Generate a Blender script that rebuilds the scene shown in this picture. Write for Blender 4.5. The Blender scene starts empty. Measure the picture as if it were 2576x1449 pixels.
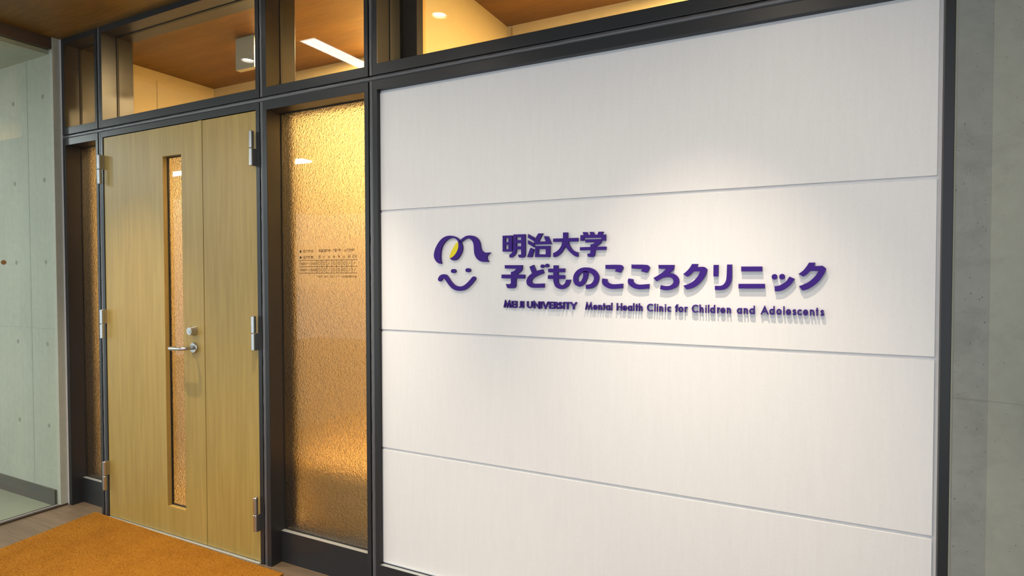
import bpy, bmesh, math, random
from mathutils import Vector, Matrix
random.seed(7)
C = bpy.context.scene.collection
SC = bpy.context.scene

# ---------------------------------------------------------------- camera
cam_d = bpy.data.cameras.new('camera'); cam = bpy.data.objects.new('camera', cam_d); C.objects.link(cam)
RT = (0.8926973, 0.4506533, -0.0017798); UP = (-0.008782, 0.0213446, 0.9997336); FW = (-0.4505712, 0.8924438, -0.0230119)
cam.matrix_world = Matrix(((RT[0], UP[0], -FW[0], 0.0), (RT[1], UP[1], -FW[1], -1.9169),
                           (RT[2], UP[2], -FW[2], 1.3440), (0, 0, 0, 1)))
cam_d.sensor_width = 36.0; cam_d.lens = 20.928; cam_d.clip_start = 0.05
SC.camera = cam
# ---------------------------------------------------------------- world, exposure
w = bpy.data.worlds.new('world'); SC.world = w; w.use_nodes = True
bg = w.node_tree.nodes['Background']
bg.inputs[0].default_value = (0.80, 0.90, 1.0, 1); bg.inputs[1].default_value = 1.72
SC.view_settings.view_transform = 'Standard'; SC.view_settings.look = 'None'
SC.view_settings.exposure = 0.0; SC.view_settings.gamma = 1.0
SC.view_settings.use_curve_mapping = False
WARM = (1.0, 0.85, 0.66); AMBER = (1.0, 0.69, 0.34); COOL = (0.86, 0.95, 1.0)
P_ROW1 = 250.0; P_ROW2 = 40.0; P_CORR = 23.0; P_IN = 86.0; P_FILL = 4.2  # the last two power the unseen lamps added inside
E_LINE = 13.5; E_LENS = 30.0

# ---------------------------------------------------------------- helpers
def link(o, parent=None):
    C.objects.link(o)
    if parent is not None:
        o.parent = parent
    return o
def new_obj(name, bm, mat, parent=None, smooth=False):
    me = bpy.data.meshes.new(name)
    bmesh.ops.recalc_face_normals(bm, faces=bm.faces)
    bm.to_mesh(me); bm.free()
    if mat: me.materials.append(mat)
    if smooth:
        for p in me.polygons: p.use_smooth = True
    return link(bpy.data.objects.new(name, me), parent)
def box(bm, x0, x1, y0, y1, z0, z1, bev=0.0):
    r = bmesh.ops.create_cube(bm, size=1.0)
    vs = r['verts']
    for v in vs:
        v.co = Vector(((x0 + x1) / 2 + v.co.x * (x1 - x0), (y0 + y1) / 2 + v.co.y * (y1 - y0),
                       (z0 + z1) / 2 + v.co.z * (z1 - z0)))
    if bev > 0:
        es = {e for v in vs for e in v.link_edges}
        bmesh.ops.bevel(bm, geom=list(es), offset=bev, segments=2, profile=0.6, affect='EDGES')
def box_obj(name, mat, parent, *a, bev=0.0):
    bm = bmesh.new(); box(bm, *a, bev=bev); return new_obj(name, bm, mat, parent)
def ring_frame(bm, X0, X1, Z0, Z1, x0, x1, z0, z1, y0, y1, bev=0.0012):
    box(bm, X0, x0, y0, y1, Z0, Z1, bev); box(bm, x1, X1, y0, y1, Z0, Z1, bev)
    if z0 > Z0 + 1e-4: box(bm, x0 - .001, x1 + .001, y0, y1, Z0, z0, bev)
    if Z1 > z1 + 1e-4: box(bm, x0 - .001, x1 + .001, y0, y1, z1, Z1, bev)
def cyl(bm, p0, p1, r0, r1=None, n=24, caps=True):
    r1 = r0 if r1 is None else r1
    p0, p1 = Vector(p0), Vector(p1); d = (p1 - p0)
    M = Matrix.Translation((p0 + p1) / 2) @ d.to_track_quat('Z', 'Y').to_matrix().to_4x4()
    bmesh.ops.create_cone(bm, cap_ends=caps, cap_tris=False, segments=n, radius1=r0, radius2=r1, depth=d.length, matrix=M)
def tube(bm, pts, r, n=14):
    pts = [Vector(p) for p in pts]; rings = []
    for i, p in enumerate(pts):
        a = pts[max(i - 1, 0)]; b = pts[min(i + 1, len(pts) - 1)]
        t = (b - a).normalized(); u = t.cross(Vector((0, 0, 1)))
        u = u.normalized() if u.length > 1e-3 else Vector((1, 0, 0)); v = t.cross(u)
        rings.append([bm.verts.new(p + u * math.cos(k * 2 * math.pi / n) * r + v * math.sin(k * 2 * math.pi / n) * r) for k in range(n)])
    for A, B in zip(rings, rings[1:]):
        for k in range(n): bm.faces.new((A[k], A[(k + 1) % n], B[(k + 1) % n], B[k]))
    bm.faces.new(rings[0]); bm.faces.new(rings[-1][::-1])
def empty(name, loc=(0, 0, 0)):
    o = bpy.data.objects.new(name, None); o.empty_display_size = .1; C.objects.link(o); o.location = loc
    return o
def thing(o, label, cat, group=None):
    o['label'] = label; o['category'] = cat
    if group: o['group'] = group
    return o
def struct(o, label=None):
    o['kind'] = 'structure'
    if label: o['label'] = label
    return o
def at_local(objs, root):
    # parts were modelled in world coordinates: keep them there under a root that stands elsewhere
    for o in objs: o.matrix_parent_inverse = Matrix.Translation(-root.location)

# ---------------------------------------------------------------- materials
def mat_new(name):
    m = bpy.data.materials.new(name); m.use_nodes = True
    nt = m.node_tree; b = nt.nodes['Principled BSDF']
    return m, nt, b
def N(nt, t, **kw):
    n = nt.nodes.new(t)
    for k, v in kw.items(): setattr(n, k, v)
    return n
def coords(nt, scale, kind='Object', rot=(0, 0, 0)):
    tc = N(nt, 'ShaderNodeTexCoord'); mp = N(nt, 'ShaderNodeMapping')
    mp.inputs['Scale'].default_value = scale; mp.inputs['Rotation'].default_value = rot
    if kind == 'World':
        g = N(nt, 'ShaderNodeNewGeometry'); nt.links.new(g.outputs['Position'], mp.inputs[0])
    else:
        nt.links.new(tc.outputs[kind], mp.inputs[0])
    return mp.outputs[0]
def noise(nt, vec, scale, detail=3, rough=.5, dist=0.0):
    n = N(nt, 'ShaderNodeTexNoise'); n.inputs['Scale'].default_value = scale
    n.inputs['Detail'].default_value = detail; n.inputs['Roughness'].default_value = rough
    n.inputs['Distortion'].default_value = dist
    nt.links.new(vec, n.inputs['Vector']); return n.outputs['Fac']
def ramp(nt, fac, stops):
    r = N(nt, 'ShaderNodeValToRGB'); e = r.color_ramp.elements
    while len(e) < len(stops): e.new(.5)
    for el, (p, c) in zip(e, stops): el.position = p; el.color = tuple(c) + (1,)
    nt.links.new(fac, r.inputs[0]); return r.outputs[0]
def mixc(nt, fac, a, b, mode='MIX'):
    m = N(nt, 'ShaderNodeMix', data_type='RGBA', blend_type=mode)
    if isinstance(fac, float): m.inputs[0].default_value = fac
    else: nt.links.new(fac, m.inputs[0])
    for i, v in ((6, a), (7, b)):
        if isinstance(v, tuple): m.inputs[i].default_value = v + (1,)
        else: nt.links.new(v, m.inputs[i])
    return m.outputs[2]
def bump(nt, b, h, strength, dist=.001):
    n = N(nt, 'ShaderNodeBump'); n.inputs['Strength'].default_value = strength; n.inputs['Distance'].default_value = dist
    nt.links.new(h, n.inputs['Height']); nt.links.new(n.outputs[0], b.inputs['Normal'])
def simple(name, col, rough=.5, metal=0.0, spec=.5, bumpy=None, emit=None):
    m, nt, b = mat_new(name)
    b.inputs['Base Color'].default_value = tuple(col) + (1,); b.inputs['Roughness'].default_value = rough
    b.inputs['Metallic'].default_value = metal; b.inputs['Specular IOR Level'].default_value = spec
    v = coords(nt, (1, 1, 1), 'World')
    h = noise(nt, v, 35 if not bumpy else bumpy[0], 3)
    nt.links.new(mixc(nt, h, tuple(c * .94 for c in col), tuple(min(1, c * 1.06) for c in col)), b.inputs['Base Color'])
    if bumpy: bump(nt, b, h, bumpy[1], bumpy[2])
    if emit:
        b.inputs['Emission Color'].default_value = tuple(emit[0]) + (1,); b.inputs['Emission Strength'].default_value = emit[1]
    return m

M = {}
M['steel'] = simple('dark_painted_steel', (.022, .0225, .024), .36, 0, .36, (180, .04, .0006))
M['bead'] = simple('dark_sealant', (.095, .092, .095), .30, 0, .6, (18, .6, .003))
M['gasket'] = simple('black_gasket', (.006, .006, .006), .6)
M['alu'] = simple('pale_aluminium', (.60, .57, .58), .25, .15)
M['chrome'] = simple('brushed_chrome', (.52, .51, .49), .24, .95)
M['kerb'] = simple('threshold_steel', (.60, .62, .60), .35, .6)
M['brown'] = simple('brown_channel', (.050, .036, .026), .5)
M['baseb'] = simple('grey_brown_skirting', (.085, .074, .060), .55)
M['purple'] = simple('purple_acrylic', (.044, .012, .205), .45, 0, .18)
M['yellow'] = simple('yellow_acrylic', (.80, .66, .004), .38, 0, .35)
M['backing'] = simple('grey_backing', (.66, .65, .66), .6)
M['cream'] = simple('cream_paint', (.62, .50, .25), .6)
M['boxw'] = simple('off_white_box', (.42, .40, .30), .5)
M['ink'] = simple('brown_ink', (.11, .065, .026), .6)
M['inkb'] = simple('black_ink', (.008, .006, .004), .5)
M['sticker'] = simple('brown_sticker', (.30, .17, .07), .6)
M['ringw'] = simple('white_trim_ring', (.75, .74, .72), .4)
M['leaf'] = simple('plant_green', (.03, .11, .02), .5)
M['pot'] = simple('terracotta_pot', (.16, .10, .07), .6)
M['bench'] = simple('tan_bench_vinyl', (.62, .40, .13), .45)
M['lens'] = simple('lamp_lens', (.9, .9, .88), .4, emit=((1.0, .93, .82), E_LENS))
M['line'] = simple('line_diffuser', (.9, .9, .88), .4, emit=((1.0, .94, .84), E_LINE))
M['coolline'] = simple('cool_tube', (.9, .9, .9), .4, emit=((.93, .97, 1.0), 80.0))
M['addedlens'] = simple('added_lens', (.9, .8, .6), .4, emit=((1.0, .66, .30), 8.0))  # glow of the downlights added inside

def wood(name, c0, c1, c2, scale, grain=1.0, rough=.42, spec=.4, pores=True, jitter=False):
    m, nt, b = mat_new(name)
    v = coords(nt, scale, 'World')
    if jitter:
        oi = N(nt, 'ShaderNodeObjectInfo'); vm = N(nt, 'ShaderNodeVectorMath', operation='SCALE')
        cmb = N(nt, 'ShaderNodeCombineXYZ'); nt.links.new(oi.outputs['Random'], cmb.inputs[0]); nt.links.new(oi.outputs['Random'], cmb.inputs[1])
        nt.links.new(cmb.outputs[0], vm.inputs[0]); vm.inputs['Scale'].default_value = 40
        ad = N(nt, 'ShaderNodeVectorMath', operation='ADD'); nt.links.new(v, ad.inputs[0]); nt.links.new(vm.outputs[0], ad.inputs[1]); v = ad.outputs[0]
    a = noise(nt, v, 1.0, 4, .55, .3)
    col = ramp(nt, a, [(.30, c0), (.52, c1), (.72, c2)])
    f = noise(nt, v, 7.0, 4, .6)
    col = mixc(nt, .35 * grain, col, ramp(nt, f, [(.35, tuple(x * .72 for x in c0)), (.65, c2)]))
    if jitter:
        hs = N(nt, 'ShaderNodeHueSaturation'); mr = N(nt, 'ShaderNodeMapRange')
        mr.inputs['To Min'].default_value = .88; mr.inputs['To Max'].default_value = 1.10
        nt.links.new(oi.outputs['Random'], mr.inputs[0]); nt.links.new(mr.outputs[0], hs.inputs['Value']); nt.links.new(col, hs.inputs['Color']); col = hs.outputs[0]
    nt.links.new(col, b.inputs['Base Color'])
    b.inputs['Roughness'].default_value = rough; b.inputs['Specular IOR Level'].default_value = spec
    bump(nt, b, f, .12, .0006)
    return m
M['door'] = wood('pale_oak_veneer', (.335, .215, .050), (.375, .250, .062), (.41, .282, .080), (7.5, 7.5, .40))
M['ceil'] = wood('brown_wood_ceiling', (.11, .056, .008), (.15, .078, .012), (.19, .10, .018), (.9, 9, 9), rough=.5)
M['ceilin'] = wood('warm_wood_ceiling', (.105, .045, .005), (.145, .064, .008), (.19, .086, .012), (.9, 9, 9), rough=.5)
M['floor'] = wood('grey_brown_plank', (.115, .080, .050), (.15, .105, .066), (.19, .135, .088), (1.3, 22, 22), rough=.45, jitter=True)

def concrete(name, c, dark, boards=False):
    m, nt, b = mat_new(name)
    v = coords(nt, (1, 1, 1), 'World')
    a = noise(nt, v, 1.7, 6, .62, .2); f = noise(nt, v, 26, 4, .6)
    col = ramp(nt, a, [(.28, dark), (.52, c), (.75, tuple(x * 1.12 for x in c))])
    col = mixc(nt, .25, col, ramp(nt, f, [(.3, tuple(x * .75 for x in c)), (.7, tuple(x * 1.15 for x in c))]))
    pits = noise(nt, v, 170, 1, .3)
    mot = noise(nt, v, 7.5, 6, .7, .5)
    if not boards: col = mixc(nt, ramp(nt, mot, [(.50, (0, 0, 0)), (.70, (.45, .45, .45))]), col, tuple(x * .62 for x in c))
    if not boards: col = mixc(nt, ramp(nt, pits, [(.755, (0, 0, 0)), (.78, (1, 1, 1))]), col, tuple(x * .4 for x in c))
    if boards:
        # faint seams left by the formwork boards
        s = N(nt, 'ShaderNodeSeparateXYZ'); nt.links.new(coords(nt, (1, 1, 1), 'World'), s.inputs[0])
        mm = N(nt, 'ShaderNodeMath', operation='PINGPONG'); mm.inputs[1].default_value = .0475
        nt.links.new(s.outputs[0], mm.inputs[0])
        lt = N(nt, 'ShaderNodeMath', operation='LESS_THAN'); lt.inputs[1].default_value = .0016
        nt.links.new(mm.outputs[0], lt.inputs[0])
        ml = N(nt, 'ShaderNodeMath', operation='MULTIPLY'); ml.inputs[1].default_value = .28
        nt.links.new(lt.outputs[0], ml.inputs[0])
        col = mixc(nt, ml.outputs[0], col, tuple(x * .55 for x in c))
    nt.links.new(col, b.inputs['Base Color']); b.inputs['Roughness'].default_value = .62
    b.inputs['Specular IOR Level'].default_value = .3
    bump(nt, b, f, .25, .0015)
    return m
M['conc'] = concrete('grey_concrete', (.325, .328, .275), (.26, .263, .222))
M['concD'] = concrete('grey_concrete_darker_board', (.265, .27, .242), (.225, .23, .205))
M['concL'] = concrete('pale_concrete', (.40, .40, .325), (.35, .355, .285), boards=True)
M['tile'] = simple('pale_floor_tile', (.26, .265, .20), .4, bumpy=(12, .1, .001))
M['hole'] = simple('concrete_plug', (.25, .25, .205), .8)

def panel_mat():
    m, nt, b = mat_new('white_fibre_panel')
    v = coords(nt, (1.0, 1.0, .10), 'World'); v2 = coords(nt, (1.0, 1.0, .5), 'World')
    a = noise(nt, v, 85, 3, .6); f = noise(nt, v2, 260, 2, .6); g = noise(nt, v, 22, 2, .5)
    col = ramp(nt, a, [(.3, (.785, .757, .735)), (.7, (.82, .792, .77))])
    col = mixc(nt, .3, col, ramp(nt, f, [(.3, (.76, .732, .71)), (.7, (.84, .812, .79))]))
    nt.links.new(col, b.inputs['Base Color'])
    r = N(nt, 'ShaderNodeMapRange'); r.inputs['To Min'].default_value = .30; r.inputs['To Max'].default_value = .50
    nt.links.new(a, r.inputs[0]); nt.links.new(r.outputs[0], b.inputs['Roughness'])
    b.inputs['Specular IOR Level'].default_value = .45
    s = N(nt, 'ShaderNodeMath', operation='ADD'); nt.links.new(a, s.inputs[0]); nt.links.new(g, s.inputs[1])
    bump(nt, b, s.outputs[0], .16, .0006)
    return m
M['panel'] = panel_mat()

def clear_glass(name, tint, refl=1.0):
    m = bpy.data.materials.new(name); m.use_nodes = True; nt = m.node_tree; nt.nodes.clear()
    out = N(nt, 'ShaderNodeOutputMaterial'); mix = N(nt, 'ShaderNodeMixShader')
    t = N(nt, 'ShaderNodeBsdfTransparent'); t.inputs[0].default_value = tint + (1,)
    g = N(nt, 'ShaderNodeBsdfGlossy'); g.inputs['Roughness'].default_value = 0.01
    fr = N(nt, 'ShaderNodeFresnel'); ge = N(nt, 'ShaderNodeNewGeometry'); mr = N(nt, 'ShaderNodeMapRange')
    mr.inputs['To Min'].default_value = 1.5; mr.inputs['To Max'].default_value = 1 / 1.5
    nt.links.new(ge.outputs['Backfacing'], mr.inputs[0]); nt.links.new(mr.outputs[0], fr.inputs[0])
    mu = N(nt, 'ShaderNodeMath', operation='MULTIPLY'); mu.inputs[1].default_value = refl; mu.use_clamp = True
    nt.links.new(fr.outputs[0], mu.inputs[0]); nt.links.new(mu.outputs[0], mix.inputs[0])
    nt.links.new(t.outputs[0], mix.inputs[1]); nt.links.new(g.outputs[0], mix.inputs[2]); nt.links.new(mix.outputs[0], out.inputs[0])
    return m
M['glass'] = clear_glass('clear_glass', (.95, .96, .94))
M['glassL'] = clear_glass('partition_glass', (.94, .96, .93), .6)
M['glassedge'] = simple('green_glass_edge', (.30, .48, .38), .2)

def textured_glass():
    m, nt, b = mat_new('rippled_figured_glass')
    b.inputs['Base Color'].default_value = (1.0, .97, .90, 1)
    b.inputs['Roughness'].default_value = .05; b.inputs['Transmission Weight'].default_value = 1.0
    b.inputs['IOR'].default_value = 1.45
    v = coords(nt, (1, 1, 1), 'World')
    a = noise(nt, v, 190, 2, .5, 1.0); c = noise(nt, v, 95, 1, .5, .6)
    s = N(nt, 'ShaderNodeMath', operation='ADD'); nt.links.new(a, s.inputs[0]); nt.links.new(c, s.inputs[1])
    bump(nt, b, s.outputs[0], .8, .0038)
    return m
M['figured'] = textured_glass()
def smooth_front():
    m, nt, b = mat_new('smooth_outer_glass_face')
    b.inputs['Base Color'].default_value = (1, .98, .94, 1); b.inputs['Roughness'].default_value = .015
    b.inputs['Transmission Weight'].default_value = 1.0; b.inputs['IOR'].default_value = 1.45
    return m
M['figfront'] = smooth_front()
def smooth_face(o):
    # figured glass is rippled on the inner side only
    o.data.materials.append(M['figfront'])
    for p in o.data.polygons:
        if p.normal.y < -.9: p.material_index = 1
    return o

def carpet():
    m, nt, b = mat_new('ochre_carpet')
    v = coords(nt, (1, 1, 1), 'World')
    a = noise(nt, v, 420, 2, .7); g = noise(nt, v, 6, 3, .5)
    col = ramp(nt, a, [(.30, (.15, .055, .004)), (.5, (.27, .110, .010)), (.72, (.42, .19, .03))])
    col = mixc(nt, .3, col, ramp(nt, g, [(.35, (.20, .075, .005)), (.65, (.31, .135, .013))]))
    nt.links.new(col, b.inputs['Base Color']); b.inputs['Roughness'].default_value = .95
    b.inputs['Specular IOR Level'].default_value = .1
    bump(nt, b, a, .35, .003)
    return m
M['carpet'] = carpet()

def lamp(kind, name, loc, energy, col, parent=None, **kw):
    d = bpy.data.lights.new(name, kind); d.energy = energy; d.color = col
    for k, v in kw.items(): setattr(d, k, v)
    o = bpy.data.objects.new(name, d); C.objects.link(o); o.location = loc
    if parent is not None: o.parent = parent; o.matrix_parent_inverse = Matrix.Translation(-parent.location)
    return o

# ================================================================ STRUCTURE
CZ = 2.70
# ---- floor: backing slab and vinyl planks
fl = struct(box_obj('floor', M['baseb'], None, -3.93, 2.2, -4.2, .20, -.05, -.004))
row = 0; y = -3.33
while y < .17:
    off = (row * .37) % .92; x = -3.90 - off
    while x < 2.2:
        a, b_ = max(x, -3.90), min(x + .92, 2.2)
        if b_ - a > .02 and y + .148 > -3.4:
            p = box_obj('plank', M['floor'], fl, a + .0006, b_ - .0006, y + .0006, y + .1474, -.004, 0.0, bev=.0006)
        x += .92
    y += .148; row += 1
tl = struct(box_obj('floor', M['tile'], None, -9.5, -3.93, -7.5, -.04, -.05, 0.0))
tl.name = 'floor_tiled'
fin = struct(box_obj('floor', M['cream'], None, -3.93, 1.8, .20, 1.02, -.05, 0.0)); fin.name = 'floor_vestibule'
# ---- ceilings
ROW1 = [(-3.199, -.55), (-1.755, -.55), (-.31, -.55)]; ROW2 = [(-1.80, -1.28), (-.10, -1.28)]
bm = bmesh.new()
def loop(pts):
    v = [bm.verts.new((x, y_, CZ)) for x, y_ in pts]; return [bm.edges.new((v[i], v[(i + 1) % len(v)])) for i in range(len(v))]
es = loop([(-3.93, -3.2), (2.2, -3.2), (2.2, 0), (-3.93, 0)])
for cx, cy in ROW1 + ROW2: es += loop([(cx + .0365 * math.cos(2 * math.pi * k / 40), cy + .0365 * math.sin(2 * math.pi * k / 40)) for k in range(40)])
bmesh.ops.triangle_fill(bm, use_beauty=True, use_dissolve=False, edges=es)
cl = struct(new_obj('ceiling', bm, M['ceil']))
box_obj('ceiling_slab', M['gasket'], cl, -3.93, 2.2, -3.2, 0.0, CZ + .05, CZ + .08)
c2 = struct(box_obj('ceiling_vestibule', M['ceilin'], None, -3.92, 1.8, .0, 1.02, CZ, CZ + .05))
c3 = struct(box_obj('ceiling_corridor', M['concL'], None, -9.5, -3.93, -7.5, -.039, 2.61, 2.75))
# ---- walls
wl = struct(box_obj('wall_left', M['concL'], None, -9.5, -3.885, -.039, .12, 0, CZ + .1))
for zx in (2.379, 1.898, 1.420, .940, .460):
    for k in range(-1, 10):
        xx = -3.995 - .332 * k
        if xx > -3.93: continue
        bm = bmesh.new(); cyl(bm, (xx, -.0395, zx), (xx, -.0385, zx), .0135, .0125, 20)
        new_obj('tie_hole_plug', bm, M['hole'], wl)
struct(box_obj('baseboard_left', M['baseb'], None, -9.5, -3.925, -.051, -.039, 0, .092))
bm = bmesh.new()   # hairline pour joint in the concrete
pts = [(-9.4 + i * .11, 1.0 + .03 * (i / 50.0) + random.uniform(-.003, .003)) for i in range(51)]
for (xa, za), (xb, zb) in zip(pts, pts[1:]):
    vs = [bm.verts.new(c) for c in ((xa, -.0396, za), (xb, -.0396, zb), (xb, -.0396, zb + .0016), (xa, -.0396, za + .0016))]
    bm.faces.new(vs)
new_obj('pour_joint', bm, M['hole'], wl)
for xs in (-4.165, -5.06, -5.96): box_obj('formwork_seam', M['hole'], wl, xs - .0012, xs + .0012, -.0396, -.038, .095, 2.606)

wr = struct(box_obj('wall_right', M['concD'], None, .3317, .4065, .0015, .16, 0, CZ + .1)); 
wr2 = box_obj('formwork_board', M['conc'], wr, .4065, 2.2, .0, .16, 0, CZ + .1)
bm = bmesh.new()
pts = [(.3317 + i * .06, 1.0185 - .0035 * i + random.uniform(-.0012, .0012)) for i in range(30)]
for (xa, za), (xb, zb) in zip(pts, pts[1:]):
    vs = [bm.verts.new(c) for c in ((xa, -.0003, za), (xb, -.0003, zb), (xb, -.0003, zb + .0018), (xa, -.0003, za + .0018))]
    bm.faces.new(vs)
new_obj('pour_joint', bm, M['hole'], wr)
wside = struct(box_obj('wall_side', M['conc'], None, 2.2, 2.3, -3.2, .16, 0, CZ + .1))
# walls of the vestibule behind the glazing
wb = struct(box_obj('wall_back', M['cream'], None, -3.92, -1.60, 1.013, 1.09, 0, CZ))
wb2 = box_obj('wall_section', M['cream'], wb, -1.4725, 1.8, 1.013, 1.09, 0, CZ)
wb3 = box_obj('wall_section', M['cream'], wb, -1.60, -1.4855, 1.013, 1.09, 0, CZ)
wb4 = box_obj('joint_groove', M['bench'], wb, -1.4855, -1.4725, 1.022, 1.09, 0, CZ)
wi = struct(box_obj('wall_vestibule', M['cream'], None, -3.99, -3.92, .172, .590, 0, CZ)); 
box_obj('wall_section', M['cream'], wi, -3.99, -3.9195, .593, 1.013, 0, CZ)
box_obj('cornice_band', M['cream'], wi, -3.9195, -3.914, .172, 1.013, 2.640, CZ)
wp = struct(box_obj('wall_partition', M['cream'], None, -1.60, -1.505, .2385, 1.013, 0, CZ))
box_obj('end_post', M['steel'], wp, -1.60, -1.505, .174, .218, 0, CZ)
box_obj('end_trim', M['bench'], wp, -1.60, -1.5045, .218, .2385, 0, CZ)
struct(box_obj('wall_end', M['cream'], None, 1.8, 1.88, .172, 1.013, 0, CZ))

# ---- steel frames of the front, each a frame of its own
YB = .172; YG = .086
FR = struct(empty('wall_front'))
def glazed(idx, X0, X1, x0, x1, Z0, Z1, z0, z1, glass):
    e = struct(empty('window_%d' % idx, (X0, 0, Z0)))
    bm = bmesh.new(); ring_frame(bm, X0, X1, Z0, Z1, x0, x1, z0, z1, 0.0, YB)
    parts = [new_obj('frame', bm, M['steel'])]
    bm = bmesh.new(); ring_frame(bm, x0 - .001, x1 + .001, z0 - .001, z1 + .001, x0 + .0035, x1 - .0035, z0 + .0035, z1 - .0035, YG - .006, YG + .006, 0)
    parts.append(new_obj('gasket', bm, M['gasket']))
    bm = bmesh.new(); box(bm, x0, x1, YG - .003, YG + .003, z0, z1)
    parts.append(new_obj('glass_pane', bm, glass))
    if glass is M['figured']: smooth_face(parts[-1])
    for p in parts: p.parent = e
    at_local(parts, e)
    return e
def low_glazed(idx, X0, X1, x0, x1, glass):
    e = glazed(idx, X0, X1, x0, x1, 0.0, 2.129, .1475, 2.0895, glass)
    # the wide bottom member stands back from the face: rebuild the frame without it
    old = [c for c in e.children if c.name.startswith('frame')][0]
    bm = bmesh.new(); ring_frame(bm, X0, X1, 0, 2.129, x0, x1, 0, 2.0895, 0.0, YB)
    me = bpy.data.meshes.new('frame'); bmesh.ops.recalc_face_normals(bm, faces=bm.faces); bm.to_mesh(me); bm.free()
    me.materials.append(M['steel']); old.data = me
    k = box_obj('kick_plate', M['steel'], e, x0 - .001, x1 + .001, .060, YB, 0, .146, bev=.001)
    s = box_obj('sill', M['kerb'], e, x0, x1, .0595, YG - .007, .146, .1475)
    at_local([k, s], e)
    return e
ZU0, ZU1, zu0, zu1 = 2.151, CZ, 2.1915, 2.668
glazed(1, -3.8734, -3.5241, -3.8463, -3.5456, ZU0, ZU1, zu0, zu1, M['glass'])
glazed(2, -3.4997, -2.2560, -3.4791, -2.2788, ZU0, ZU1, zu0, zu1, M['glass'])
glazed(3, -2.2347, -1.6230, -2.2088, -1.6437, ZU0, ZU1, zu0, zu1, M['glass'])
glazed(4, -1.5994, .3274, -1.5760, .3044, ZU0, ZU1, .004 + zu0, zu1, M['glass'])
low_glazed(5, -3.8734, -3.5241, -3.8463, -3.5456, M['figured'])
low_glazed(6, -2.2347, -1.6230, -2.2088, -1.6437, M['figured'])

# sealant beads filling the gaps between the frames
def bead_profile():
    return [(-.0112, .010), (-.0088, .0035), (-.0045, .0006), (0, 0.0), (.0045, .0006), (.0088, .0035), (.0112, .010)]
def bead(p0, p1, horiz, seed):
    rnd = random.Random(seed); bm = bmesh.new(); n = max(4, int((p1 - p0) / .03)) if True else 4
    return bm, n, rnd
def bead_v(xc, z0, z1, seed):
    bm, n, rnd = bead(z0, z1, False, seed); rows = []
    for i in range(n + 1):
        z = z0 + (z1 - z0) * i / n; wob = rnd.uniform(-.0006, .0006); dy = rnd.uniform(-.0004, .0008)
        rows.append([bm.verts.new((xc + a + (wob if abs(a) < .01 else 0), .0006 + b + (dy if abs(a) < .009 else 0), z)) for a, b in bead_profile()])
    for A, B in zip(rows, rows[1:]):
        for k in range(6): bm.faces.new((A[k], A[k + 1], B[k + 1], B[k]))
    return new_obj('sealant_bead', bm, M['bead'], FR, smooth=True)
def bead_h(zc, x0, x1, seed):
    bm, n, rnd = bead(x0, x1, True, seed); rows = []
    for i in range(n + 1):
        x = x0 + (x1 - x0) * i / n; wob = rnd.uniform(-.0006, .0006); dy = rnd.uniform(-.0004, .0008)
        rows.append([bm.verts.new((x, .0006 + b + (dy if abs(a) < .009 else 0), zc + a + (wob if abs(a) < .01 else 0))) for a, b in bead_profile()])
    for A, B in zip(rows, rows[1:]):
        for k in range(6): bm.faces.new((A[k], B[k], B[k + 1], A[k + 1]))
    return new_obj('sealant_bead', bm, M['bead'], FR, smooth=True)
for i, xc in enumerate((-3.5119, -2.24535, -1.6112)):
    bead_v(xc, 0, 2.1285, 10 + i); bead_v(xc, 2.1515, CZ, 20 + i)
bead_h(2.140, -3.8734, .3274, 31)
# solid web behind the beads so that no light leaks through the gaps
bm = bmesh.new()
for xc in (-3.5119, -2.24535, -1.6112): box(bm, xc - .0125, xc + .0125, .014, YB - .004, 0, CZ)
box(bm, -3.8734, .3274, .014, YB - .004, 2.1285, 2.1515)
new_obj('frame_web', bm, M['gasket'], FR)

# ---- white panel wall on the right
bm = bmesh.new()
ring_frame(bm, -1.5994, .3274, 0, 2.129, -1.5772, .3044, .1487, 2.0905, 0.0, YB)
new_obj('panel_frame', bm, M['steel'], FR)
box_obj('backing_board', M['backing'], FR, -1.5775, .3050, .0225, .045, .150, 2.0905)
for z0, z1 in ((1.6062, 2.0805), (1.1203, 1.5962), (.6342, 1.1103), (.1560, .6242)):
    box_obj('panel', M['panel'], FR, -1.5770,   .2945, .018, .0225, z0, z1, bev=.0007)
box_obj('bottom_ledge', M['kerb'], FR, -1.5772, .3044, .0005, .017, .1487, .1497)
# ---- corner trim, edge trim
tr1 = struct(box_obj('trim_1', M['alu'], None, -3.9037, -3.8745, -.002, .040, 0, CZ, bev=.0025))
tr2 = struct(box_obj('trim_2', M['hole'], None, .3276, .3317, .0005, .12, 0, CZ))
box_obj('gasket_strip', M['gasket'], tr1, -3.914, -3.9040, .000, .035, 0, CZ)

# ---- glass partition on the left
e = struct(empty('window_7', (-3.91, 0, 0)))
g = box_obj('glass_pane', M['glassL'], e, -3.9155, -3.9045, -3.2, -.009, .012, 2.64)
ge = box_obj('glass_edge', M['glassedge'], e, -3.9155, -3.9045, -.009, -.007, .012, 2.64)
hc = box_obj('head_channel', M['brown'], e, -3.930, -3.890, -3.2, -.001, 2.635, 2.699)
bc = box_obj('base_channel', M['brown'], e, -3.930, -3.880, -3.2, -.004, 0.0005, .010)
br = box_obj('base_rim', M['alu'], e, -3.9022, -3.899, -3.2, -.006, .010, .0135)
at_local([g, ge, hc, bc, br], e)
# ---- safety dot on that glass
bm = bmesh.new(); cyl(bm, (-3.9038, -.281, 1.4133), (-3.9028, -.281, 1.4133), .0125, n=32)
thing(new_obj('safety_dot', bm, M['sticker']), 'small round brown dot stuck on the left glass partition', 'sticker')

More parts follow.
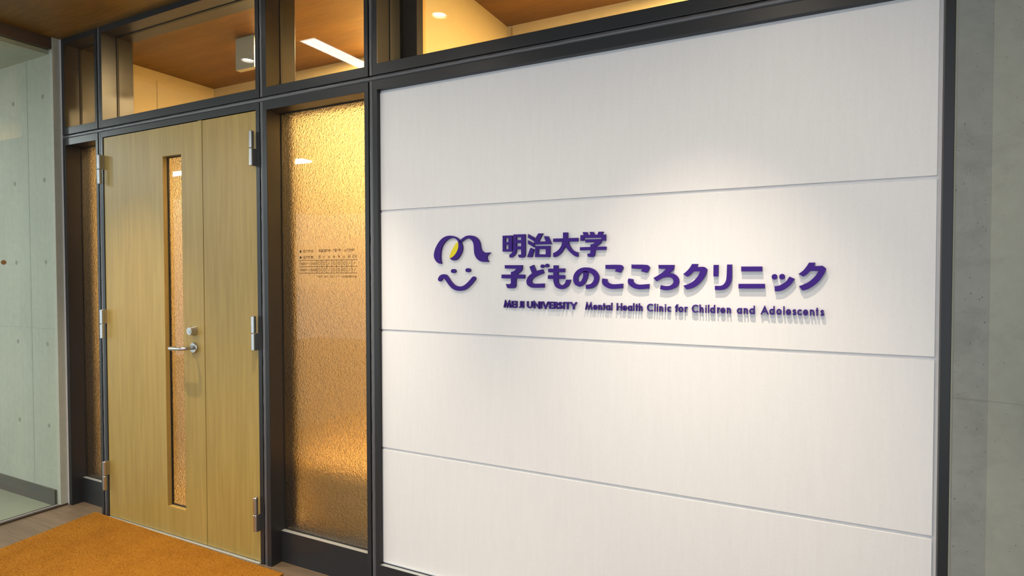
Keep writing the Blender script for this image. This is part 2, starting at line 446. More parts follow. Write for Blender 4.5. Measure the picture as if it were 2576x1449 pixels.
# sign outlines, millimetres on the panel
GLYPHS = [
  ('mei',[('p',[(-1010.3,1484.9),(-999.7,1484.9),(-999.9,1426.8),(-1010.4,1427.0)]),('p',[(-986.4,1484.8),(-971.7,1484.8),(-972.3,1426.3),(-986.5,1426.6)]),('p',[(-1000.2,1484.9),(-985.9,1484.8),(-985.9,1475.6),(-1000.2,1476.0)]),('p',[(-1000.3,1461.2),(-986.0,1460.8),(-986.0,1451.1),(-1000.3,1451.4)]),('p',[(-1000.3,1435.7),(-986.0,1435.4),(-986.0,1426.6),(-1000.3,1426.8)]),('p',[(-966.5,1487.8),(-954.8,1487.7),(-954.9,1434.0),(-955.5,1424.7),(-958.7,1417.2),(-964.8,1410.6),(-972.3,1406.1),(-976.1,1404.9),(-982.8,1405.0),(-982.7,1415.5),(-975.2,1419.2),(-969.9,1426.7),(-967.6,1437.6)]),('p',[(-935.2,1487.5),(-919.4,1487.4),(-919.5,1413.2),(-921.8,1407.4),(-927.4,1404.2),(-944.6,1404.4),(-947.4,1414.5),(-935.3,1415.2)]),('p',[(-955.2,1487.7),(-934.7,1487.4),(-934.7,1477.4),(-955.3,1478.0)]),('p',[(-955.3,1467.5),(-934.7,1467.0),(-934.7,1456.5),(-955.3,1457.1)]),('p',[(-955.3,1445.3),(-934.8,1444.8),(-934.8,1433.6),(-955.3,1434.0)])]),
  ('ji',[('p',[(-908.3,1487.4),(-884.6,1475.1),(-884.6,1461.5),(-907.9,1474.5)]),('p',[(-908.4,1465.0),(-884.6,1453.2),(-884.6,1440.0),(-907.9,1452.5)]),('p',[(-898.8,1438.2),(-884.6,1432.5),(-892.9,1404.9),(-911.7,1405.2)]),('p',[(-867.8,1488.6),(-850.2,1488.0),(-866.4,1460.2),(-839.1,1459.4),(-846.2,1478.1),(-830.1,1477.2),(-817.3,1449.5),(-883.7,1449.9),(-883.7,1463.1)]),('p',[(-880.1,1444.4),(-867.8,1444.1),(-867.8,1405.0),(-880.1,1405.2)]),('p',[(-839.1,1443.7),(-822.6,1443.5),(-823.5,1404.3),(-839.1,1404.6)]),('p',[(-868.3,1444.3),(-838.6,1443.6),(-838.6,1432.8),(-868.3,1433.4)]),('p',[(-868.3,1414.5),(-838.6,1414.0),(-838.6,1404.6),(-868.3,1405.0)])]),
  ('dai',[('p',[(-773.8,1488.8),(-756.9,1488.2),(-756.9,1456.5),(-773.7,1456.9)]),('p',[(-810.9,1468.5),(-718.9,1468.6),(-718.9,1456.3),(-810.9,1457.1)]),('p',[(-774.6,1461.8),(-777.2,1456.2),(-778.1,1449.7),(-781.6,1440.9),(-787.7,1432.2),(-797.3,1424.2),(-810.9,1417.6),(-811.0,1404.6),(-803.5,1404.4),(-791.2,1410.3),(-779.8,1419.1),(-771.1,1431.0),(-765.5,1441.4),(-764.2,1459.9)]),('p',[(-766.8,1459.9),(-755.6,1459.6),(-754.3,1455.6),(-751.3,1446.7),(-747.0,1438.5),(-740.1,1429.6),(-731.6,1423.0),(-718.8,1418.8),(-718.8,1403.2),(-728.2,1405.3),(-741.8,1414.4),(-753.0,1425.0),(-760.8,1434.8),(-766.4,1442.2)])]),
  ('gaku',[('p',[(-702.0,1487.6),(-686.1,1487.0),(-682.3,1476.2),(-697.8,1476.3)]),('p',[(-676.9,1487.5),(-663.7,1487.1),(-658.7,1475.9),(-673.6,1476.0)]),('p',[(-645.1,1487.2),(-628.4,1486.7),(-632.9,1475.9),(-649.6,1476.4)]),('p',[(-710.0,1477.5),(-620.3,1477.0),(-620.2,1466.5),(-710.0,1468.0)]),('p',[(-710.0,1469.5),(-697.0,1469.2),(-696.9,1458.1),(-710.0,1458.4)]),('p',[(-634.9,1468.1),(-620.2,1467.7),(-620.2,1456.4),(-634.9,1456.8)]),('p',[(-692.8,1462.3),(-636.1,1461.9),(-636.5,1451.3),(-641.4,1445.6),(-650.4,1440.3),(-659.5,1435.8),(-674.0,1436.1),(-674.0,1444.8),(-666.9,1445.8),(-660.3,1448.8),(-657.0,1451.9),(-692.3,1452.4)]),('p',[(-711.7,1436.2),(-619.0,1436.5),(-619.0,1425.5),(-711.6,1425.8)]),('p',[(-674.0,1436.9),(-657.8,1436.5),(-658.2,1411.4),(-660.2,1405.9),(-666.0,1402.4),(-682.2,1403.1),(-686.0,1413.8),(-677.7,1414.1),(-673.9,1417.2)])]),
  ('ko',[('p',[(-1001.8,1377.3),(-931.3,1376.7),(-931.9,1362.3),(-936.8,1355.1),(-945.5,1348.5),(-957.9,1341.9),(-976.7,1341.9),(-976.6,1352.5),(-965.4,1355.3),(-957.9,1360.8),(-954.8,1364.1),(-1001.2,1365.3)]),('p',[(-1015.2,1343.1),(-922.1,1342.9),(-922.1,1328.5),(-1015.3,1329.5)]),('p',[(-976.7,1344.1),(-957.3,1344.1),(-957.4,1302.9),(-959.2,1297.3),(-965.5,1293.9),(-990.6,1293.6),(-997.5,1308.8),(-981.8,1308.3),(-976.7,1312.2)])]),
  ('do',[('p',[(-902.5,1371.0),(-886.8,1377.4),(-873.5,1347.2),(-891.6,1346.2)]),('p',[(-851.4,1361.3),(-846.7,1347.7),(-866.4,1340.7),(-882.0,1333.6),(-892.9,1325.3),(-895.3,1318.7),(-892.9,1313.2),(-886.8,1310.5),(-845.5,1311.3),(-845.5,1296.6),(-890.5,1296.2),(-903.8,1300.5),(-911.7,1307.6),(-914.2,1317.5),(-912.9,1325.3),(-907.4,1335.2),(-897.7,1344.0),(-884.4,1351.1),(-868.7,1357.6)]),('e',[(-852.6,1372.2),(-845.7,1372.2),(-852.6,1378.6)]),('e',[(-834.8,1374.5),(-827.7,1374.4),(-834.8,1381.0)])]),
  ('mo',[('p',[(-809.6,1375.1),(-792.7,1375.0),(-793.0,1327.7),(-791.5,1316.9),(-788.6,1310.5),(-782.9,1306.2),(-777.1,1305.7),(-770.2,1309.5),(-765.6,1315.4),(-762.7,1325.1),(-745.6,1325.1),(-747.9,1315.0),(-753.0,1305.4),(-762.1,1297.8),(-772.5,1292.9),(-781.7,1292.3),(-794.4,1295.4),(-802.6,1301.8),(-807.8,1312.5),(-810.2,1325.5)]),('p',[(-830.1,1363.4),(-767.9,1364.1),(-767.9,1350.7),(-829.5,1350.9)]),('p',[(-830.7,1340.6),(-767.9,1340.6),(-767.9,1327.7),(-830.7,1327.6)])]),
  ('no',[('s',[(-691.0,1353.7,17.4),(-691.5,1337.8,16.3),(-695.7,1325.4,15.7),(-703.5,1314.0,15.2),(-713.7,1308.9,15.0),(-722.7,1312.8,15.9),(-727.4,1323.0,17.0),(-726.4,1336.7,17.3),(-718.5,1348.7,17.0),(-705.9,1356.6,16.7),(-690.4,1359.0,16.3),(-673.7,1356.4,16.5),(-660.7,1348.5,17.2),(-652.9,1336.7,17.8),(-652.5,1326.6,17.4),(-657.2,1315.4,16.7),(-666.6,1305.8,15.9),(-678.4,1301.7,15.0),(-690.1,1300.9,14.4)])]),
  ('ko',[('p',[(-621.1,1375.1),(-569.7,1374.7),(-563.0,1371.3),(-559.6,1366.3),(-560.7,1362.0),(-569.7,1348.8),(-587.8,1353.3),(-583.9,1360.4),(-620.5,1361.7)]),('p',[(-631.5,1329.5),(-614.7,1326.7),(-614.7,1321.1),(-609.5,1314.5),(-601.4,1311.2),(-588.9,1310.2),(-561.1,1312.5),(-561.1,1297.1),(-590.0,1294.7),(-606.0,1295.6),(-619.8,1301.1),(-629.1,1308.8),(-633.2,1318.8)])]),
  ('ko',[('p',[(-532.2,1375.4),(-482.3,1373.9),(-475.8,1370.6),(-471.7,1364.7),(-473.1,1360.4),(-481.7,1348.0),(-500.2,1353.5),(-497.0,1360.0),(-531.7,1362.9)]),('p',[(-542.1,1329.6),(-526.6,1326.9),(-526.0,1320.4),(-521.0,1313.8),(-511.6,1310.1),(-500.6,1309.6),(-473.5,1311.9),(-473.4,1296.9),(-501.7,1294.4),(-517.1,1295.9),(-530.4,1301.2),(-540.4,1309.4),(-544.3,1319.2)])]),
  ('ro',[('p',[(-443.8,1373.5),(-393.3,1373.1),(-393.8,1364.2),(-396.7,1357.2),(-410.1,1346.6),(-399.0,1345.4),(-388.5,1340.7),(-380.4,1331.2),(-378.0,1320.7),(-379.7,1311.3),(-386.0,1303.0),(-396.4,1297.0),(-410.4,1292.7),(-425.7,1292.6),(-438.7,1296.0),(-435.8,1307.9),(-423.4,1305.7),(-410.5,1306.3),(-401.2,1310.0),(-395.9,1317.1),(-396.0,1324.1),(-400.1,1330.6),(-408.3,1333.6),(-420.0,1333.6),(-433.0,1330.0),(-449.5,1320.4),(-459.7,1331.1),(-441.3,1341.9),(-429.5,1350.2),(-418.9,1360.3),(-442.6,1361.6)])]),
  ('ku',[('p',[(-338.3,1375.5),(-320.3,1375.3),(-323.6,1365.5),(-302.4,1365.9),(-292.4,1358.4),(-294.5,1347.5),(-303.3,1330.2),(-314.4,1316.3),(-327.8,1304.6),(-341.3,1298.1),(-355.0,1295.0),(-364.7,1307.3),(-350.5,1312.0),(-336.9,1319.7),(-325.7,1330.2),(-317.9,1341.7),(-314.0,1352.1),(-333.7,1352.2),(-344.9,1340.6),(-352.9,1335.4),(-365.5,1343.6),(-354.1,1353.5),(-345.1,1363.9)])]),
  ('ri',[('p',[(-273.8,1372.0),(-259.0,1371.9),(-259.9,1336.2),(-274.1,1336.5)]),('p',[(-234.2,1372.8),(-219.7,1372.7),(-220.0,1332.6),(-223.1,1317.9),(-230.0,1305.4),(-239.6,1297.3),(-252.6,1294.3),(-269.5,1294.7),(-269.5,1307.3),(-252.7,1307.5),(-244.0,1312.1),(-237.6,1322.3),(-235.5,1334.8)])]),
  ('ni',[('p',[(-193.6,1366.4),(-134.4,1366.0),(-134.3,1351.6),(-193.5,1351.8)]),('p',[(-200.9,1313.7),(-126.9,1314.2),(-126.8,1300.3),(-200.9,1299.7)])]),
  ('tsu',[('e',[(-100.7,1335.1),(-92.9,1335.1),(-100.7,1343.3)]),('e',[(-80.2,1335.6),(-72.3,1335.6),(-80.2,1343.8)]),('p',[(-60.8,1335.8),(-46.4,1329.3),(-53.4,1316.8),(-64.6,1304.9),(-76.9,1296.3),(-88.3,1292.7),(-99.8,1292.6),(-100.5,1306.9),(-88.5,1309.2),(-77.1,1315.6),(-68.9,1322.4)])]),
  ('ku',[('p',[(-9.5,1376.4),(6.9,1376.2),(4.0,1366.0),(25.2,1367.0),(34.6,1359.2),(32.2,1349.3),(23.6,1332.7),(13.8,1319.4),(0.1,1307.1),(-12.8,1299.2),(-25.9,1295.1),(-35.1,1307.9),(-22.0,1313.6),(-10.0,1320.4),(0.9,1330.5),(9.7,1341.6),(15.0,1352.1),(-5.3,1352.7),(-15.2,1341.6),(-24.2,1335.5),(-36.4,1343.9),(-25.3,1352.8),(-16.4,1364.5)])]),
  ('loop',[('p',[(-1276.8,1385.1),(-1287.0,1386.2),(-1299.1,1392.9),(-1307.6,1404.2),(-1311.2,1416.4),(-1309.2,1430.6),(-1302.5,1447.7),(-1291.4,1464.6),(-1276.9,1479.4),(-1260.1,1488.5),(-1242.2,1491.9),(-1225.6,1490.4),(-1211.6,1486.0),(-1199.9,1479.2),(-1192.4,1471.6),(-1187.7,1463.0),(-1183.7,1454.0),(-1182.4,1444.1),(-1184.4,1432.3),(-1189.7,1420.5),(-1199.0,1407.7),(-1208.4,1399.9),(-1220.2,1397.2),(-1229.6,1399.1),(-1237.9,1405.2),(-1227.2,1409.6),(-1216.6,1417.9),(-1208.3,1427.7),(-1201.8,1440.5),(-1199.4,1452.4),(-1200.5,1466.3),(-1204.6,1473.4),(-1212.8,1479.6),(-1223.3,1482.9),(-1235.1,1482.2),(-1248.2,1477.6),(-1260.2,1468.9),(-1271.0,1456.1),(-1278.3,1440.1),(-1281.4,1422.0),(-1281.5,1403.8),(-1279.2,1392.7)])]),
  ('wave',[('p',[(-1194.1,1471.6),(-1181.3,1480.7),(-1166.3,1488.1),(-1150.2,1490.1),(-1134.2,1487.6),(-1120.7,1480.9),(-1111.7,1471.8),(-1106.1,1460.0),(-1104.4,1448.3),(-1101.7,1437.5),(-1096.1,1430.6),(-1088.3,1425.6),(-1079.4,1424.4),(-1061.7,1424.9),(-1068.3,1419.4),(-1075.0,1412.7),(-1076.7,1405.0),(-1074.5,1397.2),(-1068.4,1390.4),(-1086.2,1390.1),(-1099.6,1391.7),(-1111.9,1396.7),(-1122.1,1406.6),(-1128.8,1419.4),(-1131.0,1433.2),(-1132.1,1448.9),(-1134.3,1460.7),(-1141.1,1471.6),(-1150.2,1477.8),(-1160.5,1479.1),(-1172.1,1475.5),(-1188.3,1466.0),(-1195.3,1465.2)])]),
  ('leaf',[('p',[(-1202.3,1466.9),(-1198.2,1458.3),(-1199.5,1446.4),(-1203.0,1435.6),(-1209.5,1424.8),(-1218.9,1415.0),(-1228.4,1408.6),(-1237.9,1405.7),(-1239.6,1410.3),(-1236.6,1421.2),(-1230.6,1434.1),(-1222.3,1445.9),(-1212.9,1458.7)])]),
  ('eye',[('e',[(-1223.1,1356.8),(-1212.4,1356.8),(-1223.1,1364.6)])]),
  ('eye',[('e',[(-1158.5,1359.6),(-1148.0,1359.6),(-1158.4,1367.3)])]),
  ('smile',[('r',[(-1284.8,1325.3,16.2),(-1280.5,1331.6,16.2),(-1274.0,1335.7,15.7),(-1266.5,1336.7,16.1),(-1259.1,1334.3,16.6),(-1249.6,1324.1,16.0),(-1239.1,1310.7,16.0),(-1226.5,1299.2,16.4),(-1215.0,1293.1,16.6),(-1201.5,1290.1,16.3),(-1189.1,1290.2,16.2),(-1174.6,1293.9,16.4),(-1160.2,1302.8,16.3),(-1145.9,1315.6,16.0),(-1133.7,1328.3,15.5)])]),
]
LATIN = [('M',-1007.0,-978.8),('E',-975.1,-961.5),('I',-958.9,-952.6),('J',-949.2,-935.5),('I',-931.9,-925.3),('U',-913.2,-891.7),('N',-887.2,-864.5),('I',-861.2,-855.2),('V',-853.0,-829.0),('E',-827.1,-813.8),('R',-810.0,-793.4),('S',-791.8,-778.0),('I',-774.5,-768.7),('T',-767.4,-747.6),('Y',-746.9,-724.2),('M',-692.8,-667.9),('e',-664.6,-650.2),('n',-646.5,-634.0),('t',-630.3,-622.8),('a',-620.3,-605.5),('l',-601.8,-597.4),('H',-582.3,-564.6),('e',-561.7,-548.0),('a',-544.9,-530.6),('l',-527.0,-522.8),('t',-518.8,-511.7),('h',-508.1,-495.7),('C',-480.6,-461.6),('l',-457.0,-453.1),('i',-449.0,-445.1),('n',-441.0,-428.5),('i',-423.3,-419.5),('c',-415.6,-403.7),('f',-390.5,-382.1),('o',-380.3,-364.9),('r',-361.1,-351.7),('C',-338.7,-319.8),('h',-315.6,-303.4),('i',-297.8,-294.4),('l',-289.9,-286.6),('d',-283.6,-268.9),('r',-262.6,-254.2),('e',-252.8,-238.7),('n',-234.5,-222.2),('a',-205.2,-190.6),('n',-186.0,-173.6),('d',-170.0,-154.6),('A',-137.8,-116.3),('d',-114.4,-99.9),('o',-95.1,-80.7),('l',-76.5,-73.4),('e',-69.3,-55.1),('s',-51.7,-41.9),('c',-39.1,-27.0),('e',-24.2,-10.4),('n',-6.3,6.1),('t',9.8,15.2),('s',21.0,30.6)]

# ---------------------------------------------------------------- door
D1 = struct(empty('door_1', (-2.88, 0, 0)))
dp = []
bm = bmesh.new(); ring_frame(bm, -3.4997, -2.2560, 0, 2.129, -3.4795, -2.2795, 0, 2.0980, 0.0, YB)
dp.append(new_obj('door_frame', bm, M['steel'], D1))
bm = bmesh.new(); box(bm, -3.479, -2.280, .047, YB, 2.05, 2.0985); box(bm, -3.4795, -3.455, .047, YB, 0, 2.0985); box(bm, -2.304, -2.2795, .047, YB, 0, 2.0985)
dp.append(new_obj('door_stop', bm, M['gasket'], D1))
def leaf_mesh(X0, X1, Z0, Z1, win=None, y0=.004, y1=.044):
    bm = bmesh.new()
    if not win:
        box(bm, X0, X1, y0, y1, Z0, Z1, .0012)
    else:
        x0, x1, z0, z1 = win
        def quad(*c): bm.faces.new([bm.verts.new(v) for v in c])
        for y in (y0, y1):
            quad((X0, y, Z0), (x0, y, Z0), (x0, y, Z1), (X0, y, Z1)); quad((x1, y, Z0), (X1, y, Z0), (X1, y, Z1), (x1, y, Z1))
            quad((x0, y, Z0), (x1, y, Z0), (x1, y, z0), (x0, y, z0)); quad((x0, y, z1), (x1, y, z1), (x1, y, Z1), (x0, y, Z1))
        for (a, b_) in (((X0, Z0), (X1, Z0)), ((X1, Z0), (X1, Z1)), ((X1, Z1), (X0, Z1)), ((X0, Z1), (X0, Z0)),
                        ((x0, z0), (x1, z0)), ((x1, z0), (x1, z1)), ((x1, z1), (x0, z1)), ((x0, z1), (x0, z0))):
            quad((a[0], y0, a[1]), (b_[0], y0, b_[1]), (b_[0], y1, b_[1]), (a[0], y1, a[1]))
        bmesh.ops.remove_doubles(bm, verts=bm.verts, dist=1e-5)
    return bm
WIN = (-2.9652, -2.8185, .1510, 1.9475)
leafA = new_obj('door_leaf', leaf_mesh(-3.4770, -2.6600, .008, 2.0945, WIN), M['door'], D1)
leafB = new_obj('door_leaf', leaf_mesh(-2.6560, -2.2820, .008, 2.0945), M['door'], D1)
leafA['label'] = 'wide oak door leaf with tall slit window and lever'
leafB['label'] = 'narrow plain oak door leaf'
dp += [leafA, leafB]
at_local(dp, D1)
def sub(o, par): o.parent = par; o.matrix_parent_inverse = par.matrix_basis.inverted(); return o
x0, x1, z0, z1 = WIN
bm = bmesh.new(); ring_frame(bm, x0 + .0, x1, z0, z1, x0 + .0045, x1 - .0045, z0 + .0045, z1 - .0045, .027, .040, 0)
sub_parts = [new_obj('glazing_gasket', bm, M['gasket'])]
bm = bmesh.new(); box(bm, x0 + .001, x1 - .001, .031, .036, z0 + .001, z1 - .001); sub_parts.append(smooth_face(new_obj('glass_pane', bm, M['figured'])))
bm = bmesh.new(); box(bm, -2.690, -2.6610, .006, .042, 2.0945, 2.0976); sub_parts.append(new_obj('top_strip', bm, M['door']))
LZ = .983; LX = -2.735
bm = bmesh.new(); cyl(bm, (LX, .004, LZ), (LX, -.004, LZ), .0265, .0265, 40); cyl(bm, (LX, -.004, LZ), (LX, -.0065, LZ), .0265, .0235, 40)
sub_parts.append(new_obj('handle_rose', bm, M['chrome'], smooth=False))
bm = bmesh.new()
path = [(LX, -.002, LZ), (LX, -.030, LZ)]
for k in range(0, 7):
    a = math.radians(90 * k / 6); path.append((LX - .030 * (1 - math.cos(a)), -.030 - .026 * math.sin(a), LZ - .002 * k / 6))
path += [(LX - .060, -.0565, LZ - .003), (LX - .095, -.0565, LZ - .004)]
for k in range(0, 7):
    a = math.radians(90 * k / 6); path.append((LX - .100 - .014 * math.sin(a), -.0425 - .014 * math.cos(a), LZ - .004))
path += [(LX - .114, -.020, LZ - .004)]
tube(bm, path, .0088, 18); sub_parts.append(new_obj('lever_handle', bm, M['chrome'], smooth=True))
bm = bmesh.new(); cyl(bm, (LX + .001, .004, 1.067), (LX + .001, -.026, 1.067), .0255, .0185, 40)
cyl(bm, (LX + .001, -.026, 1.067), (LX + .001, -.0275, 1.067), .0105, .0105, 28); box(bm, LX, LX + .002, -.0282, -.0270, 1.060, 1.074)
sub_parts.append(new_obj('lock_cylinder', bm, M['chrome']))
for s in sub_parts: s.parent = leafA
th = box_obj('threshold', M['kerb'], D1, -3.4795, -2.2795, -.0095, .10, .0, .0045); at_local([th], D1)
def hinge(x, px, zlo, zhi, plate_up):
    e = empty('hinge'); e.parent = D1; at_local([e], D1); e.location = (0, 0, 0)
    mid = (zlo + zhi) / 2
    for nm, a, b_, pl in (('upper_knuckle', mid + .001, zhi, plate_up), ('lower_knuckle', zlo, mid - .001, not plate_up)):
        bm = bmesh.new(); cyl(bm, (x, -.0200, a + .002), (x, -.0200, b_ - .002), .0108, n=24)
        cyl(bm, (x, -.0200, b_ - .002), (x, -.0200, b_), .0108, .0088, 24); cyl(bm, (x, -.0200, a), (x, -.0200, a + .002), .0088, .0108, 24)
        if pl: box(bm, px - .002, px + .002, -.020, .004, a, b_)
        o = new_obj(nm, bm, M['chrome'], e)
    return e
for zlo, zhi in ((1.840, 1.999), (.997, 1.155), (.158, .317)):
    hinge(-3.4770, -3.4745, zlo, zhi, True)
    hinge(-2.2855, -2.2778, zlo, zhi, False)

# ---------------------------------------------------------------- door mat
mz = .008
MC = [(-3.602, -.0045), (-2.101, -.029), (-2.12, -1.05), (-3.445, -1.05)]
bm = bmesh.new()
def edge_pts(a, b_, n, amp):
    return [(a[0] + (b_[0] - a[0]) * i / n + random.uniform(-amp, amp), a[1] + (b_[1] - a[1]) * i / n + random.uniform(-amp, amp)) for i in range(n)]
out = []
for a, b_, n in ((MC[0], MC[1], 60), (MC[1], MC[2], 50), (MC[2], MC[3], 60), (MC[3], MC[0], 50)): out += edge_pts(a, b_, n, .0008)
top = [bm.verts.new((x, y_, mz)) for x, y_ in out]; bot = [bm.verts.new((x, y_, .0005)) for x, y_ in out]
bm.faces.new(top); bm.faces.new(bot[::-1])
for i in range(len(top)):
    j = (i + 1) % len(top); bm.faces.new((top[i], bot[i], bot[j], top[j]))
mat_e = thing(empty('door_mat', (-2.87, -.5, 0)), 'large ochre carpet mat on the floor before the oak door', 'mat')
mp = [new_obj('carpet_base', bm, M['carpet'], mat_e)]
vs, fs = [], []
def inside(x, y_):
    t = min(1, max(0, -y_ / 1.05)); xl = MC[0][0] + (MC[3][0] - MC[0][0]) * t; xr = MC[1][0] + (MC[2][0] - MC[1][0]) * t
    return xl + .002 < x < xr - .001
for _ in range(60000):
    y_ = -.02 - random.random() * 1.0; x = random.uniform(-3.63, -2.12)
    if not inside(x, y_): continue
    a = random.uniform(0, 6.283); r = .0013; l = random.uniform(.003, .0055); dx, dy = random.uniform(-.0018, .0018), random.uniform(-.0018, .0018)
    n = len(vs)
    vs += [(x + math.cos(a) * r, y_ + math.sin(a) * r, mz - .001), (x - math.cos(a) * r, y_ - math.sin(a) * r, mz - .001), (x + dx, y_ + dy, mz + l * .55)]
    fs.append((n, n + 1, n + 2))
me = bpy.data.meshes.new('pile'); me.from_pydata(vs, [], fs); me.materials.append(M['carpet'])
pile = link(bpy.data.objects.new('carpet_pile', me), mat_e); pile['kind'] = 'stuff'; mp.append(pile)
at_local(mp, mat_e)

# ---------------------------------------------------------------- sign
def cr_smooth(poly, closed=True, sub=4):
    n = len(poly); P = [Vector(p[:2]) for p in poly]; res = []
    def corner(i):
        if not closed and i in (0, n - 1): return True
        a = P[i] - P[i - 1]; b_ = P[(i + 1) % n] - P[i]
        if a.length < 1e-6 or b_.length < 1e-6: return True
        if a.angle(b_) > math.radians(40): return True
        # a bend at the end of a long straight edge stays straight
        return False
    cor = [corner(i) for i in range(n)]
    rng = range(n if closed else n - 1)
    for i in rng:
        j = (i + 1) % n; p1, p2 = P[i], P[j]
        res.append(poly[i])
        if cor[i] and cor[j]: continue
        d = (p2 - p1).length
        t1 = (p2 - p1) if cor[i] else (p2 - P[i - 1]).normalized() * d
        t2 = (p2 - p1) if cor[j] else (P[(j + 1) % n] - p1).normalized() * d
        for k in range(1, sub):
            t = k / sub
            q = p1 * (2*t**3 - 3*t*t + 1) + t1 * (t**3 - 2*t*t + t) + p2 * (-2*t**3 + 3*t*t) + t2 * (t**3 - t*t)
            if len(poly[i]) > 2: res.append((q.x, q.y, poly[i][2] * (1 - t) + poly[j][2] * t))
            else: res.append((q.x, q.y))
    if not closed: res.append(poly[-1])
    return res
def prism(bm, poly, yf, yb):
    f = [bm.verts.new((x, yf, z)) for x, z in poly]; b_ = [bm.verts.new((x, yb, z)) for x, z in poly]
    bm.faces.new(f); bm.faces.new(b_[::-1])
    for i in range(len(f)):
        j = (i + 1) % len(f); bm.faces.new((f[i], b_[i], b_[j], f[j]))
def ribbon(bm, pts, yf, yb, square=False, closed=False):
    n = len(pts); L, R = [], []
    for i in range(n):
        p = Vector(pts[i][:2])
        if closed: a, c = Vector(pts[i - 1][:2]), Vector(pts[(i + 1) % n][:2])
        else: a, c = Vector(pts[max(i - 1, 0)][:2]), Vector(pts[min(i + 1, n - 1)][:2])
        h = pts[i][2] / 2
        d1 = (p - a); d2 = (c - p)
        if d1.length < 1e-9: d1 = d2
        if d2.length < 1e-9: d2 = d1
        d1 = d1.normalized(); d2 = d2.normalized(); t = (d1 + d2).normalized() if (d1 + d2).length > 1e-6 else d1
        k = min(1 / max(t.dot(d1), .35), 2.4); nn = Vector((-t.y, t.x)) * h * k
        q = p
        if square and not closed and i == 0: q = p - d2 * h
        if square and not closed and i == n - 1: q = p + d1 * h
        L.append(q + nn); R.append(q - nn)
    vf = [(bm.verts.new((l.x, yf, l.y)), bm.verts.new((r.x, yf, r.y))) for l, r in zip(L, R)]
    vb = [(bm.verts.new((l.x, yb, l.y)), bm.verts.new((r.x, yb, r.y))) for l, r in zip(L, R)]
    rng = range(n) if closed else range(n - 1)
    for i in rng:
        j = (i + 1) % n
        bm.faces.new((vf[i][0], vf[i][1], vf[j][1], vf[j][0])); bm.faces.new((vb[i][1], vb[i][0], vb[j][0], vb[j][1]))
        bm.faces.new((vf[i][0], vf[j][0], vb[j][0], vb[i][0])); bm.faces.new((vf[j][1], vf[i][1], vb[i][1], vb[j][1]))
    if not closed:
        bm.faces.new((vf[0][0], vb[0][0], vb[0][1], vf[0][1])); bm.faces.new((vf[-1][1], vb[-1][1], vb[-1][0], vf[-1][0]))
def ell(c, a, b_, n=32):
    rx = abs(a[0] - c[0]); rz = abs(b_[1] - c[1])
    return [(c[0] + rx * math.cos(2 * math.pi * k / n), c[1] + rz * math.sin(2 * math.pi * k / n)) for k in range(n)]
YF, YP = .008, .0178
mm = lambda ps: [tuple(v / 1000 for v in p) for p in ps]
SG = thing(empty('clinic_sign', (-.6, .0178, 1.35)), 'purple raised clinic name with smiling ribbon emblem on white panels', 'sign')
sp = []
for name, shapes in GLYPHS:
    bm = bmesh.new()
    for si, (kind, pts) in enumerate(shapes):
        p = mm(pts); YF = .008 + .00005 * si
        if kind == 'p': prism(bm, cr_smooth(p), YF + (.0006 if name == 'leaf' else 0), YP)
        elif kind == 'e': prism(bm, ell(*p), YF, YP)
        else:
            q = cr_smooth(p, closed=False); ribbon(bm, q, YF, YP)
            if kind == 'r':
                for e_ in (q[0], q[-1]):
                    prism(bm, ell(e_[:2], (e_[0] + e_[2] / 2, 0), (0, e_[1] + e_[2] / 2), 24), YF + .0001, YP)
    nm = {'loop': 'emblem_ribbon', 'wave': 'emblem_ribbon', 'leaf': 'emblem_leaf', 'eye': 'emblem_eye', 'smile': 'emblem_smile'}.get(name, 'character')
    o = new_obj(nm, bm, M['yellow'] if name == 'leaf' else M['purple'], SG)
    if name == 'leaf': o['label'] = 'yellow leaf shape inside the purple ribbon'
    sp.append(o)
def arc(cu, cv, ru, rv, a0, a1, n=14):
    return [(cu + ru * math.cos(math.radians(a0 + (a1 - a0) * k / n)), cv + rv * math.sin(math.radians(a0 + (a1 - a0) * k / n))) for k in range(n + 1)]
XH = .66
def sc(ps): return [(u, v * XH) for u, v in ps]
S_low = arc(.5, .76, .46, .24, 35, 260, 12) + arc(.5, .24, .5, .24, 80, -150, 12)
